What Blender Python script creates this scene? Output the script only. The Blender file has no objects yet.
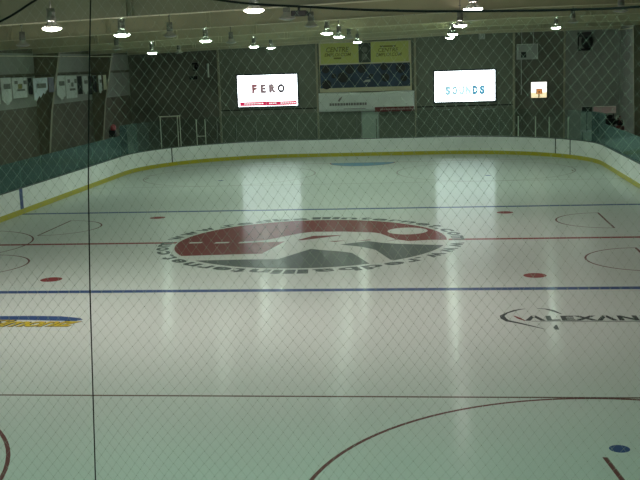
import bpy, bmesh, math, random
from math import sin, cos, pi, atan2, hypot
from mathutils import Vector, Matrix
random.seed(7)
F = 0.3048                       # everything is laid out in feet; many positions are computed from image pixels
# The rink is drawn from its centre spot.  The hall (steel, walls, lamps, signs) is scaled
# down about the camera, so it sits nearer at the same place in the image; RINK and HALL_CAM_SCALED hold each scale and offset.
RINK = (1.0, Vector((0, 0, 0)))
HALL_CAM_SCALED = (.925, Vector((.992, -8.043, 1.429)))
SCALING = RINK
FL = -1.545                      # the floor level before the hall is scaled about the camera
def place(v): return (Vector(v)*SCALING[0]+SCALING[1])*F
COL = bpy.context.scene.collection

# ------------------------------------------------------------------ materials
def srgb(r, g, b):
    f = lambda c: (c/255/12.92) if c/255 <= .04045 else ((c/255+.055)/1.055)**2.4
    return (f(r), f(g), f(b), 1)

def mat(name, col, rough=.6, metal=0, noise=0, nscale=3, ior=1.45, spec=.5, stretch=(1, 1, 1)):
    m = bpy.data.materials.new(name); m.use_nodes = True
    nt = m.node_tree; b = nt.nodes['Principled BSDF']
    b.inputs['Base Color'].default_value = col
    b.inputs['Roughness'].default_value = rough
    b.inputs['Metallic'].default_value = metal
    b.inputs['IOR'].default_value = ior
    b.inputs['Specular IOR Level'].default_value = spec
    if noise:
        tc = nt.nodes.new('ShaderNodeTexCoord'); mp = nt.nodes.new('ShaderNodeMapping')
        mp.inputs['Scale'].default_value = stretch
        n = nt.nodes.new('ShaderNodeTexNoise'); n.inputs['Scale'].default_value = nscale
        n.inputs['Detail'].default_value = 5
        r = nt.nodes.new('ShaderNodeValToRGB')
        r.color_ramp.elements[0].position = .3; r.color_ramp.elements[1].position = .7
        r.color_ramp.elements[0].color = tuple(c*(1-noise) for c in col[:3])+(1,)
        r.color_ramp.elements[1].color = tuple(min(1, c*(1+noise)) for c in col[:3])+(1,)
        nt.links.new(tc.outputs['Object'], mp.inputs['Vector']); nt.links.new(mp.outputs[0], n.inputs['Vector'])
        nt.links.new(n.outputs['Fac'], r.inputs['Fac']); nt.links.new(r.outputs['Color'], b.inputs['Base Color'])
    return m

def emat(name, col, strength, base=(0.8, .8, .8, 1)):
    m = bpy.data.materials.new(name); m.use_nodes = True
    b = m.node_tree.nodes['Principled BSDF']
    b.inputs['Base Color'].default_value = base
    b.inputs['Roughness'].default_value = .5
    b.inputs['Emission Color'].default_value = col
    b.inputs['Emission Strength'].default_value = strength
    return m

def glass_mat(name, tint, film, opac):
    """clear acrylic: tinted see-through, mirror-like and milky towards grazing angles"""
    m = bpy.data.materials.new(name); m.use_nodes = True
    nt = m.node_tree; nt.nodes.clear()
    o = nt.nodes.new('ShaderNodeOutputMaterial')
    t = nt.nodes.new('ShaderNodeBsdfTransparent'); t.inputs[0].default_value = tint
    d = nt.nodes.new('ShaderNodeBsdfDiffuse'); d.inputs[0].default_value = film
    g = nt.nodes.new('ShaderNodeBsdfGlossy'); g.inputs['Roughness'].default_value = .12
    g.inputs[0].default_value = (.55, .75, .72, 1)
    lw = nt.nodes.new('ShaderNodeLayerWeight'); lw.inputs['Blend'].default_value = .3
    mr = nt.nodes.new('ShaderNodeMapRange')
    mr.inputs['From Min'].default_value = .18; mr.inputs['From Max'].default_value = .95
    mr.inputs['To Min'].default_value = opac[0]; mr.inputs['To Max'].default_value = opac[1]
    m1 = nt.nodes.new('ShaderNodeMixShader'); m2 = nt.nodes.new('ShaderNodeMixShader')
    fr = nt.nodes.new('ShaderNodeFresnel'); fr.inputs[0].default_value = 1.12
    nt.links.new(lw.outputs['Facing'], mr.inputs['Value'])
    nt.links.new(mr.outputs[0], m1.inputs[0]); nt.links.new(t.outputs[0], m1.inputs[1]); nt.links.new(d.outputs[0], m1.inputs[2])
    nt.links.new(fr.outputs[0], m2.inputs[0]); nt.links.new(m1.outputs[0], m2.inputs[1]); nt.links.new(g.outputs[0], m2.inputs[2])
    nt.links.new(m2.outputs[0], o.inputs[0])
    return m

def bell_mat(name, col, trans):
    m = bpy.data.materials.new(name); m.use_nodes = True
    nt = m.node_tree; nt.nodes.clear()
    o = nt.nodes.new('ShaderNodeOutputMaterial')
    d = nt.nodes.new('ShaderNodeBsdfDiffuse'); d.inputs[0].default_value = col
    t = nt.nodes.new('ShaderNodeBsdfTranslucent'); t.inputs[0].default_value = (.9, .95, .85, 1)
    x = nt.nodes.new('ShaderNodeMixShader'); x.inputs[0].default_value = trans
    nt.links.new(d.outputs[0], x.inputs[1]); nt.links.new(t.outputs[0], x.inputs[2]); nt.links.new(x.outputs[0], o.inputs[0])
    return m

ICE_R = .21
ANI = 0
def ice_like(name, col, noise=0, nscale=.16):
    """matte ice body under a thin wet film whose mirror strength climbs towards grazing angles"""
    m = mat(name, col, rough=.55, noise=noise, nscale=nscale, ior=1.31, spec=.25)
    nt = m.node_tree; b = nt.nodes['Principled BSDF']; out = nt.nodes['Material Output']
    g = nt.nodes.new('ShaderNodeBsdfGlossy'); g.inputs['Roughness'].default_value = .165
    g.inputs['Anisotropy'].default_value = .45          # resurfacing ridges lie across the rink
    tn = nt.nodes.new('ShaderNodeCombineXYZ'); tn.inputs[ANI].default_value = 1
    nt.links.new(tn.outputs[0], g.inputs['Tangent'])
    g.inputs[0].default_value = (.95, 1, 1, 1)
    lw = nt.nodes.new('ShaderNodeLayerWeight'); r = nt.nodes.new('ShaderNodeValToRGB')
    e = r.color_ramp.elements
    for k, (p, v) in enumerate(((.55, .0), (.70, .012), (.78, .06), (.83, .125), (.88, .115), (1, .10))):
        q = e[k] if k < 2 else e.new(p)
        q.position = p; q.color = (v, v, v, 1)
    mx = nt.nodes.new('ShaderNodeMixShader')
    nt.links.new(lw.outputs['Facing'], r.inputs[0]); nt.links.new(r.outputs[0], mx.inputs[0])
    nt.links.new(b.outputs[0], mx.inputs[1]); nt.links.new(g.outputs[0], mx.inputs[2]); nt.links.new(mx.outputs[0], out.inputs[0])
    lw.inputs['Blend'].default_value = .5
    return m
def icepaint(name, col): return ice_like(name, col)

M = dict(
    ice=ice_like('ice_surface', (.60, .65, .61, 1), .035, .16),
    paint_white=icepaint('ice_paint_white', (.60, .62, .58, 1)),
    paint_blue=icepaint('ice_paint_blue', (.035, .08, .22, 1)),
    paint_lightblue=icepaint('ice_paint_lightblue', (.16, .34, .50, 1)),
    paint_red=icepaint('ice_paint_red', (.26, .04, .04, 1)),
    paint_faint=icepaint('ice_paint_worn_red', (.36, .33, .31, 1)),
    paint_brown=icepaint('ice_paint_brown', (.115, .062, .045, 1)),
    paint_darkred=icepaint('ice_paint_darkred', (.15, .045, .042, 1)),
    paint_logored=icepaint('ice_paint_logo_red', (.18, .018, .02, 1)),
    paint_grey=icepaint('ice_paint_grey', (.09, .108, .103, 1)),
    paint_black=icepaint('ice_paint_black', (.035, .045, .045, 1)),
    paint_letter=icepaint('ice_paint_lettering', (.08, .10, .095, 1)),
    paint_yellow=icepaint('ice_paint_yellow', (.55, .42, .02, 1)),
    concrete=mat('concrete_floor', (.25, .26, .25, 1), rough=.8, noise=.2, nscale=1),
    boards=mat('white_board_plastic', (.90, .93, .91, 1), rough=.35, noise=.06, nscale=.8),
    kick=mat('yellow_kick_strip', (.50, .44, .03, 1), rough=.4),
    cap=mat('dark_cap_rail', (.05, .07, .07, 1), rough=.5),
    joint=mat('board_joint', (.06, .08, .07, 1), rough=.6),
    blueboard=mat('blue_board_stripe', (.03, .06, .22, 1), rough=.4),
    redboard=mat('red_board_stripe', (.3, .03, .03, 1), rough=.4),
    sideglass=glass_mat('side_acrylic', (.85, .93, .90, 1), (.25, .41, .40, 1), (.03, .66)),
    endglass=glass_mat('end_acrylic', (.93, .97, .955, 1), (.28, .43, .42, 1), (.0, .55)),
    alu=mat('aluminium_post', (.75, .77, .62, 1), rough=.45),
    post_dull=mat('dull_post_paint', (.16, .18, .15, 1), rough=.6),  # darker copy for the posts that should barely show
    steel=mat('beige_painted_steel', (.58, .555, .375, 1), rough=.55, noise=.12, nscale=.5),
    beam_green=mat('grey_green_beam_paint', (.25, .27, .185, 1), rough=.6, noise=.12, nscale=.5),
    flange_dull=mat('dull_flange_paint', (.36, .35, .25, 1), rough=.6),
    column=mat('brown_column_paint', (.19, .175, .115, 1), rough=.6, noise=.15, nscale=.6),
    steel_light=mat('pale_painted_steel', (.72, .70, .52, 1), rough=.5),
    roof=mat('roof_liner', (.35, .36, .26, 1), rough=.8, noise=.15, nscale=.4),
    endwall=mat('end_wall_cladding', (.19, .215, .165, 1), rough=.75, noise=.12, nscale=.35),
    darkbay=mat('dark_bay_cladding', (.17, .175, .14, 1), rough=.8, noise=.25, nscale=.4),
    sidewall=mat('side_wall_dark', (.15, .145, .105, 1), rough=.8, noise=.2, nscale=.4),
    liner=mat('grey_liner_panel', (.33, .36, .30, 1), rough=.7, noise=.12, nscale=.4),
    rightwall=mat('right_wall_cladding', (.30, .325, .285, 1), rough=.75, noise=.15, nscale=.3),
    seam=mat('dark_girt', (.03, .033, .03, 1), rough=.8),
    black=mat('black_casing', (.012, .013, .014, 1), rough=.5),
    darkcloth=mat('black_bag_cloth', (.012, .011, .013, 1), rough=.9),
    redcloth=mat('dull_red_bag_cloth', (.16, .05, .05, 1), rough=.8),
    grey=mat('grey_metal_box', (.34, .38, .345, 1), rough=.5),
    palegrey=mat('pale_grey_metal', (.36, .39, .36, 1), rough=.5),
    pink=mat('pale_pink_board', (.90, .62, .66, 1), rough=.6),
    lampgrey=mat('lamp_housing_grey', (.22, .23, .20, 1), rough=.4, metal=.4),
    bell_lit=bell_mat('glowing_bell', (.20, .21, .18, 1), .02),
    bell_off=bell_mat('plain_bell', (.48, .48, .42, 1), .02),
    lens_off=mat('unlit_lens', (.30, .31, .28, 1), rough=.3),
    cream=mat('sign_olive_yellow', (.50, .54, .15, 1), rough=.6),
    olive=mat('sign_dark_olive', (.19, .19, .045, 1), rough=.6),
    emblem=mat('emblem_dark_green', (.05, .065, .05, 1), rough=.6),
    emblem2=mat('emblem_grey', (.13, .15, .12, 1), rough=.6),
    navy=mat('scoreboard_navy', (.022, .044, .082, 1), rough=.5, noise=.4, nscale=.9),
    vinyl=mat('white_vinyl', (.72, .80, .74, 1), rough=.35, noise=.1, nscale=.5),
    vinylred=mat('dark_red_vinyl', (.13, .025, .025, 1), rough=.5),
    vinylpink=mat('pinkish_print', (.34, .22, .20, 1), rough=.5),
    print_dark=mat('dark_print', (.06, .075, .07, 1), rough=.6),
    print_grey=mat('grey_print', (.20, .20, .19, 1), rough=.6),
    door=mat('pale_door', (.48, .58, .50, 1), rough=.5),
    rope=mat('black_rope', (.004, .005, .005, 1), rough=.9),
    net=mat('grey_net_cord', (.37, .40, .335, 1), rough=.9),
    ban_white=mat('banner_white', (.60, .66, .62, 1), rough=.8),
    ban_blue=mat('banner_pale_blue', (.58, .67, .70, 1), rough=.8),
    ban_dark=mat('banner_dark', (.02, .024, .022, 1), rough=.8),
    ban_mauve=mat('banner_mauve', (.22, .22, .27, 1), rough=.8),
    ban_yellow=mat('banner_cream', (.6, .6, .42, 1), rough=.8),
    ban_print=mat('banner_print', (.17, .19, .16, 1), rough=.8),
    ban_gold=mat('banner_gold', (.25, .25, .08, 1), rough=.8),
    redlamp=mat('red_lamp_glass', (.45, .06, .08, 1), rough=.3),
    screen=emat('lit_sign_face', (.88, .97, 1, 1), 6.5),
    screen_frame=mat('sign_case_blue_black', (.02, .035, .042, 1), rough=.5),
    scr_red=emat('lit_red_strip', (.62, .02, .10, 1), .9, (.5, .02, .05, 1)),
    scr_white=emat('lit_white_marks', (1, .95, .97, 1), 1.0),
    scr_t1=emat('lit_letter_brown', (.40, .15, .18, 1), .6, (.3, .1, .1, 1)),
    scr_t2=emat('lit_letter_rose', (.36, .26, .29, 1), .55, (.3, .2, .2, 1)),
    scr_t3=emat('lit_letter_dark', (.13, .11, .13, 1), .5, (.1, .1, .1, 1)),
    scr_b1=emat('lit_letter_blue', (.12, .40, .58, 1), .8, (.1, .3, .4, 1)),
    scr_b2=emat('lit_letter_pale_blue', (.38, .70, .80, 1), .85, (.3, .5, .6, 1)),
    scr_b3=emat('lit_letter_faint_blue', (.55, .84, .92, 1), 1.0, (.5, .6, .7, 1)),
    box_white=emat('lit_box_white', (1, .96, .86, 1), 1.9),
    box_yellow=emat('lit_box_cream', (.95, .78, .42, 1), 1.0),
    box_orange=emat('lit_box_orange', (.62, .22, .06, 1), .9, (.5, .2, .05, 1)),
    box_brown=emat('lit_box_brown', (.16, .07, .03, 1), .8, (.1, .05, .02, 1)),
)
LAMP_COL = dict(g=(.54, 1.0, .76), w=(1.0, .87, .85), n=(.78, 1.0, .82))
LAMP_POW = dict(g=152, w=315, n=178)
UPLIGHT_POW = dict(g=20, w=20, n=380)
for k in LAMP_COL:
    M['lens_'+k] = emat('lit_lens_'+k, LAMP_COL[k]+(1,), LAMP_POW[k])
    M['vent_'+k] = emat('vent_glow_'+k, LAMP_COL[k]+(1,), UPLIGHT_POW[k])  # glow of the uplight added to each lamp top

# ------------------------------------------------------------------ mesh helpers (all in feet)
class MB:
    def __init__(s): s.v = []; s.f = []; s.mi = []
    def add(s, vs, fs, mi=0):
        n = len(s.v); s.v += [tuple(v) for v in vs]
        s.f += [tuple(i+n for i in f) for f in fs]; s.mi += [mi]*len(fs)
        return s
    def box(s, x0, x1, y0, y1, z0, z1, mi=0):
        return s.add([(x, y, z) for z in (z0, z1) for y in (y0, y1) for x in (x0, x1)],
                     [(0, 2, 3, 1), (4, 5, 7, 6), (0, 1, 5, 4), (2, 6, 7, 3), (0, 4, 6, 2), (1, 3, 7, 5)], mi)
    def tube(s, pts, r, n=8, cap=True, mi=0):
        pts = [Vector(p) for p in pts]; rings = []
        for i, p in enumerate(pts):
            t = (pts[min(i+1, len(pts)-1)]-pts[max(i-1, 0)]).normalized()
            a = Vector((0, 0, 1)) if abs(t.z) < .9 else Vector((1, 0, 0))
            u = t.cross(a).normalized(); w = t.cross(u)
            rr = r[i] if isinstance(r, (list, tuple)) else r
            rings.append([p+rr*(cos(2*pi*k/n)*u+sin(2*pi*k/n)*w) for k in range(n)])
        vs = [v for q in rings for v in q]; fs = []
        for i in range(len(pts)-1):
            for k in range(n):
                fs.append((i*n+k, i*n+(k+1) % n, (i+1)*n+(k+1) % n, (i+1)*n+k))
        if cap: fs += [tuple(range(n))[::-1], tuple(range((len(pts)-1)*n, len(pts)*n))]
        return s.add(vs, fs, mi)
    def lathe(s, prof, c=(0, 0, 0), n=20, mi=0, cap=False):
        vs = [(c[0]+r*cos(2*pi*k/n), c[1]+r*sin(2*pi*k/n), c[2]+z) for r, z in prof for k in range(n)]
        fs = [(i*n+k, i*n+(k+1) % n, (i+1)*n+(k+1) % n, (i+1)*n+k) for i in range(len(prof)-1) for k in range(n)]
        if cap: fs += [tuple(range(n))[::-1], tuple(range((len(prof)-1)*n, len(prof)*n))]
        return s.add(vs, fs, mi)
    def prism(s, poly, fn, t0, t1, mi=0):
        """poly in 2D, fn(u, v, t) -> 3D"""
        n = len(poly)
        vs = [fn(u, v, t0) for u, v in poly]+[fn(u, v, t1) for u, v in poly]
        fs = [tuple(range(n))[::-1], tuple(range(n, 2*n))]+[(i, (i+1) % n, n+(i+1) % n, n+i) for i in range(n)]
        return s.add(vs, fs, mi)

def build(mb, name, mats, parent=None, smooth=False, bevel=0):
    mats = mats if isinstance(mats, list) else [mats]
    me = bpy.data.meshes.new(name)
    base = Vector((0, 0, 0)); up_ = parent
    while up_ is not None:
        base += Vector(up_.location); up_ = up_.parent
    me.from_pydata([(place(v)-base)[:] for v in mb.v], [], mb.f)
    for m in mats: me.materials.append(m)
    if len(mats) > 1: me.polygons.foreach_set('material_index', mb.mi)
    if smooth: me.polygons.foreach_set('use_smooth', [True]*len(me.polygons))
    bm = bmesh.new(); bm.from_mesh(me)
    bmesh.ops.recalc_face_normals(bm, faces=bm.faces[:])
    bm.to_mesh(me); bm.free(); me.update()
    o = bpy.data.objects.new(name, me); COL.objects.link(o)
    if parent is not None: o.parent = parent
    if bevel:
        b = o.modifiers.new('bevel', 'BEVEL'); b.width = bevel*F*SCALING[0]; b.segments = 2; b.limit_method = 'ANGLE'
    return o

def tag(o, label=None, cat=None, group=None, kind=None):
    if label: o['label'] = label
    if cat: o['category'] = cat
    if group: o['group'] = group
    if kind: o['kind'] = kind
    return o

def empty(name, loc, label, cat, group=None, kind=None):
    o = bpy.data.objects.new(name, None); COL.objects.link(o)
    o.location = place(loc); o.empty_display_size = .2
    return tag(o, label, cat, group, kind)

def struct(o, label=None): return tag(o, label, kind='structure')

def dup(root, loc, label):
    r = root.copy(); COL.objects.link(r); r.location = place(loc)
    r['label'] = label
    for ch in list(root.children):
        c = ch.copy(); COL.objects.link(c); c.parent = r
        for g in ch.children:
            d = g.copy(); COL.objects.link(d); d.parent = c
    return r

ORD = ['zeroth', 'first', 'second', 'third', 'fourth', 'fifth', 'sixth', 'seventh', 'eighth', 'ninth', 'tenth', 'eleventh',
       'twelfth', 'thirteenth', 'fourteenth', 'fifteenth', 'sixteenth', 'seventeenth']

_dg = None
def text_polys(body, shear=0, bold=0, space=1):
    """outline of a word from the built-in font as (verts2d, faces), normalised to a unit box"""
    cu = bpy.data.curves.new('lettering', 'FONT'); cu.body = body; cu.shear = shear; cu.offset = bold
    cu.space_character = space; cu.resolution_u = 3
    ob = bpy.data.objects.new('lettering_source', cu); COL.objects.link(ob)
    bpy.context.view_layer.update()
    me = bpy.data.meshes.new_from_object(ob.evaluated_get(bpy.context.evaluated_depsgraph_get()))
    vs = [(v.co.x, v.co.y) for v in me.vertices]; fs = [tuple(p.vertices) for p in me.polygons]
    bpy.data.objects.remove(ob); bpy.data.curves.remove(cu); bpy.data.meshes.remove(me)
    x0 = min(v[0] for v in vs); x1 = max(v[0] for v in vs); y0 = min(v[1] for v in vs); y1 = max(v[1] for v in vs)
    return [((x-x0)/(x1-x0), (y-y0)/(y1-y0)) for x, y in vs], fs, (x1-x0)/(y1-y0)

def wall_text(mb, body, x0, x1, z0, z1, y, mi=0, **k):
    vs, fs, _ = text_polys(body, **k)
    mb.add([(x0+u*(x1-x0), y, z0+v*(z1-z0)) for u, v in vs], fs, mi)
def ice_text(mb, body, x0, x1, y0, y1, z, mi=0, **k):
    vs, fs, _ = text_polys(body, **k)
    mb.add([(x0+u*(x1-x0), y0+v*(y1-y0), z) for u, v in vs], fs, mi)

# ------------------------------------------------------------------ the building shell
SCALING = HALL_CAM_SCALED
XL, XR, YW, YN = -61.0, 57.0, 140.0, -116.0
def zr(X): return 23.83+.0265*min(X, 24)        # underside of the roof beams
TOP = 2.6                                        # beam depth

struct(build(MB().box(XL, XR, YN, YW, FL-.6, FL-.05), 'floor', M['concrete']), 'dark concrete floor around the ice')
rf = MB()
for a, b in ((XL-.5, 24), (24, XR+.5)):
    rf.add([(a, YN-.5, zr(a)+TOP), (b, YN-.5, zr(b)+TOP), (b, YW+.5, zr(b)+TOP), (a, YW+.5, zr(a)+TOP),
            (a, YN-.5, zr(a)+TOP+.5), (b, YN-.5, zr(b)+TOP+.5), (b, YW+.5, zr(b)+TOP+.5), (a, YW+.5, zr(a)+TOP+.5)],
           [(0, 1, 2, 3), (4, 5, 6, 7), (0, 1, 5, 4), (2, 3, 7, 6), (0, 3, 7, 4), (1, 2, 6, 5)])
struct(build(rf, 'ceiling', M['roof']), 'low-pitched olive roof liner above the steel beams')

# end wall, split into its olive cladding and the two darker bays
W = [(-61, -38.5, 1), (-38.5, 33.0, 0), (33.0, 44.4, 1), (44.4, 57, 2)]
wb = MB()
for a, b, mi in W:
    wb.box(a, b, YW, YW+.5, FL-.6, 27, mi)
wall_end = struct(build(wb, 'wall_end', [M['endwall'], M['darkbay'], M['rightwall']]), 'dim olive end wall with two blackened bays')
for nm, x0, x1, z in (('trim_1', -38.2, -14.5, 8.0), ('trim_2', 9.6, 32.3, 7.6)):
    struct(build(MB().box(x0, x1, YW-.12, YW, z-.12, z+.12), nm, M['seam']), 'thin dark horizontal girt on the end wall')
struct(build(MB().box(XL, XR, YN-.5, YN, FL-.6, 27), 'wall_near', M['sidewall']), 'dark wall behind the viewer')

# left wall with its two pale liner bands
struct(build(MB().box(XL-.5, XL, YN, YW, FL-.6, 27), 'wall_left', M['sidewall']), 'dark brown left side wall')
FR = [-116, -83.5, -51, -18.5, 13.5, 46.0, 79.0, 111.0, 139.4]       # steel frames
n = 3
for a, b in zip(FR[:-1], FR[1:]):
    if a < 10: continue
    for z0, z1, w in ((18.6, 22.3, 'upper'), (12.5, 18.05, 'lower')):
        struct(build(MB().box(XL, XL+.25, a+.3, b-.3, z0, z1), 'trim_%d' % n, M['liner']), 'pale grey %s liner panel on the left wall' % w); n += 1
struct(build(MB().box(XR, XR+.5, YN, YW, FL-.6, 27), 'wall_right', M['rightwall']), 'plain dim grey-green right side wall')

# door in the end wall
dr = build(MB().box(-3.7, .15, YW-.2, YW, FL, 6.75), 'door_1', M['door'], bevel=.03); struct(dr, 'narrow pale door under the white banner')
build(MB().box(-3.95, .4, YW-.12, YW, FL, 7.0), 'door_frame', M['palegrey'], dr)
build(MB().tube([(-.3, YW-.35, 3.2), (-.3, YW-.35, 3.7)], .05), 'door_handle', M['black'], dr)

# steel columns on the end wall
for i, (x, w, where) in enumerate(((-38.4, .6, 'left of the lit white advert with the red strip'), (-14.3, .55, 'left of the scoreboard'),
                                   (9.3, .6, 'right of the scoreboard'), (32.5, .6, 'beside the grey heater box'), (44.2, .5, 'right of the small orange lit sign'))):
    t = empty('wall_column', (x, YW-.5, FL), 'slim pale steel column on the end wall %s' % where, 'column', 'end wall columns')
    build(MB().box(x-w/2.4, x+w/2.4, YW-.8, YW-.7, FL, zr(x)), 'flange', M['flange_dull'], t)
    build(MB().box(x-.05, x+.05, YW-.7, YW, FL, zr(x)), 'web', M['steel'], t)

# ------------------------------------------------------------------ rigid steel frames
def frame_label(i):
    names = {3: 'nearest deep grey-green roof beam in view, running across the top edge',
             4: 'second deep beige roof beam from the viewer, carrying paired stiffener plates',
             5: 'third beige roof beam from the viewer, midway down the hall',
             6: 'fourth beige roof beam, with tapered left column between the wall banners',
             7: 'fifth beige roof beam, just short of the end wall',
             8: 'beige header beam set against the top of the end wall'}
    return names.get(i, 'beige roof beam over the seating behind the net')
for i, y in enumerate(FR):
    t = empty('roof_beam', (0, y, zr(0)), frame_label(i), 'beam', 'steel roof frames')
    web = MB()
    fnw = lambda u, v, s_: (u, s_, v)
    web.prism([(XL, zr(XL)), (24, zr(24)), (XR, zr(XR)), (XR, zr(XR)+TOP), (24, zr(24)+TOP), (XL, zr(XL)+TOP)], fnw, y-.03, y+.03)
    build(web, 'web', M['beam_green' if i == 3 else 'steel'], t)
    fl = MB()
    for a, b in ((XL, 24), (24, XR)):
        fl.prism([(a, zr(a)-.07), (b, zr(b)-.07), (b, zr(b)), (a, zr(a))], fnw, y-.36, y+.36)
    build(fl, 'lower_flange', M['steel_light'], t)
    fl = MB()
    for a, b in ((XL, 24), (24, XR)):
        fl.prism([(a, zr(a)+TOP-.07), (b, zr(b)+TOP-.07), (b, zr(b)+TOP-.01), (a, zr(a)+TOP-.01)], fnw, y-.36, y+.36)
    build(fl, 'upper_flange', M['steel'], t)
    if 3 <= i <= 7:
        for x in (-37.5, -25.2, -13.0, 18.0, 36.0):
            st = MB()
            for dx in (-.25, .25):
                st.box(x+dx-.04, x+dx+.04, y-.34, y-.03, zr(x), zr(x)+TOP-.07)
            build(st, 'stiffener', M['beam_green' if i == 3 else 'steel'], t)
    if i >= 4 and i < 8:
        zt = zr(-56)
        col = MB().prism([(XL, FL), (-59.8, FL), (-58.1, 11.5), (-55.8, zt), (XL, zt)], fnw, y-.03, y+.03)
        c = build(col, 'left_column', M['column'], t)
        fc = MB()
        P = [(-59.8, FL), (-58.1, 11.5), (-55.8, zt)]
        for (x0, z0), (x1, z1) in zip(P[:-1], P[1:]):
            fc.prism([(x0, z0), (x0+.09, z0), (x1+.09, z1), (x1, z1)], fnw, y-.4, y+.4)
        build(fc, 'column_flange', M['flange_dull'], c)
        zt = zr(50)
        c = build(MB().prism([(XR, FL), (55.2, FL), (54.4, zt), (XR, zt)], fnw, y-.03, y+.03), 'right_column', M['column'], t)
        build(MB().prism([(55.2, FL), (55.11, FL), (54.31, zt), (54.4, zt)], fnw, y-.4, y+.4), 'column_flange', M['flange_dull'], c)
# struts along the eaves
tag(build(MB().tube([(-55.5, 46.4, 21.6), (-55.5, 78.6, 21.6)], .07), 'hanging_conduit', M['steel_light']), 'thin pale conduit along the left wall, nearer length over the banners', 'pipe', 'wall conduits')
tag(build(MB().tube([(-55.5, 79.4, 21.6), (-55.5, 110.6, 21.6)], .07), 'hanging_conduit', M['steel_light']), 'thin pale conduit along the left wall, farther length toward the dark corner', 'pipe', 'wall conduits')
for a, b, w in ((46.5, 78.5, 'nearest bay'), (79.5, 110.5, 'middle bay'), (111.5, 138.9, 'last bay before the end wall')):
    tag(build(MB().tube([(56.4, a, 24.1), (56.4, b, 24.1)], .12), 'hanging_pipe', M['steel_light']), 'pale strut along the top of the right wall, %s' % w, 'pipe', 'eave struts')

# ------------------------------------------------------------------ lamps
def make_lamp(style, lens):
    t = empty('high_bay_lamp', (0, 0, 0), 'lamp', 'lamp', 'high bay lamps under the roof')
    build(MB().lathe([(.30, 1.0), (.34, .95), (.36, .9), (.36, .62), (.30, .55), (.0, .55)]).lathe([(0, 1.30), (.29, 1.30), (.30, 1.55), (.33, 1.55), (.33, 1.02), (.30, 1.0)]), 'ballast_housing', M['lampgrey'], t, True)
    build(MB().lathe([(.31, .56), (.34, .45), (.42, .30), (.58, .14), (.76, .03), (.80, 0), (.82, .01), (.77, .06), (.60, .17), (.44, .33), (.36, .47), (.33, .56)], n=28), 'reflector', M['bell_lit' if lens else 'bell_off'], t, True)
    build(MB().lathe([(.001, -.19), (.3, -.175), (.5, -.13), (.68, -.05), (.76, .03), (.74, .08), (.001, .08)], n=28), 'lens', M['lens_'+lens] if lens else M['lens_off'], t)
    build(MB().lathe([(.001, 1.36), (.285, 1.36), (.285, 1.38), (.001, 1.38)], n=20), 'top_vent', M['vent_'+lens] if lens else M['lens_off'], t)  # added uplight hidden in the housing top, brightens beams and roof
    build(MB().tube([(0, 0, 1.35), (0, 0, 2.2)], .06), 'hanger_stem', M['lampgrey'], t)
    build(MB().lathe([(0, 2.2), (.14, 2.2), (.14, 2.3), (0, 2.3)]).box(-.05, .05, -.05, .05, 2.3, 4.3), 'hanger_rod', M['lampgrey'], t)
    return t
protos = {}
def lamp(x, y, z, kind, label):
    if kind not in protos:
        t = protos[kind] = make_lamp(kind, None if kind == 'off' else kind)
        t.location = place((x, y, z)); t['label'] = label
        # rods reach the roof
    else:
        t = dup(protos[kind], (x, y, z), label)
    return t
rows = {
 'leftmost': (-33.5, [(81, 21.6, 'off'), (62.4, 21.4, 'n'), (43, 21.9, 'off'), (7.4, 22.0, 'off')]),
 'second': (-16.5, [(83.3, 21.9, 'n'), (64.8, 21.9, 'n'), (45, 22.3, 'off'), (27.5, 22.25, 'n'), (8.8, 22.5, 'off'), (-9.7, 22.2, 'n'), (-28.2, 22.3, 'w')]),
 'middle': (0, [(78.8, 22.3, 'n'), (59.7, 22.7, 'off'), (41.5, 22.5, 'n'), (24.4, 22.6, 'n'), (7.0, 23.0, 'off'), (-12.1, 23.1, 'off'), (-30, 23.0, 'w')]),
 'fourth': (16.5, [(76.5, 22.5, 'n'), (50.9, 22.5, 'n'), (12.2, 22.6, 'w'), (-25, 22.7, 'w')]),
 'rightmost': (33, [(61.1, 23.2, 'n'), (41.3, 23.4, 'off'), (4.4, 23.3, 'off')]),
}
for rn, (x, ls) in rows.items():
    for k, (y, z, kind) in enumerate(ls):
        st = 'unlit grey' if kind == 'off' else 'glowing'
        lamp(x, y, z, kind, '%s bell-shaped lamp under the roof, %s from the end wall in the %s row' % (st, ORD[k+1], rn))
# lamps added over the near end, above the frame, to brighten the hall
for x, y, kind in ((-33.5, -28, 'w'), (-33.5, -47, 'g'), (0, -66, 'g'), (16.5, -66, 'g'), (-33.5, -66, 'g'), (-16.5, -84, 'g'), (16.5, -84, 'g'), (0, -103, 'g'), (16.5, -103, 'g')):
    lamp(x, y, 22.6, kind, 'glowing bell-shaped lamp over the near end of the ice')

# strip lights added unseen behind the last beam to brighten the end wall
M['tube_glow'] = emat('glowing_tube', (.86, 1.0, .86, 1), 42)
for k, (x, lb) in enumerate(((-26, 'above the FERO sign'), (-9, 'above the left half of the scoreboard'), (5, 'above the right half of the scoreboard'), (22, 'above the SOUNDS sign'), (46, 'in the right corner'))):
    z = zr(x)+1.0
    t = empty('hanging_strip_light', (x, 117, z), 'fluorescent strip light behind the last roof beam, %s' % lb, 'lamp', 'strip lights by the end wall')
    build(MB().box(x-2.6, x+2.6, 116.6, 117.4, z+.15, z+.35), 'tray', M['palegrey'], t)
    for dy in (-.2, .2): build(MB().tube([(x-2.5, 117+dy, z+.05), (x+2.5, 117+dy, z+.05)], .07, 8), 'glowing_tube', M['tube_glow'], t)
    build(MB().tube([(x-2, 117, z+.35), (x-2, 117, z+1.6)], .03, 6), 'hanger_wire', M['palegrey'], t)
    build(MB().tube([(x+2, 117, z+.35), (x+2, 117, z+1.6)], .03, 6), 'hanger_wire', M['palegrey'], t)

SCALING = RINK
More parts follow.
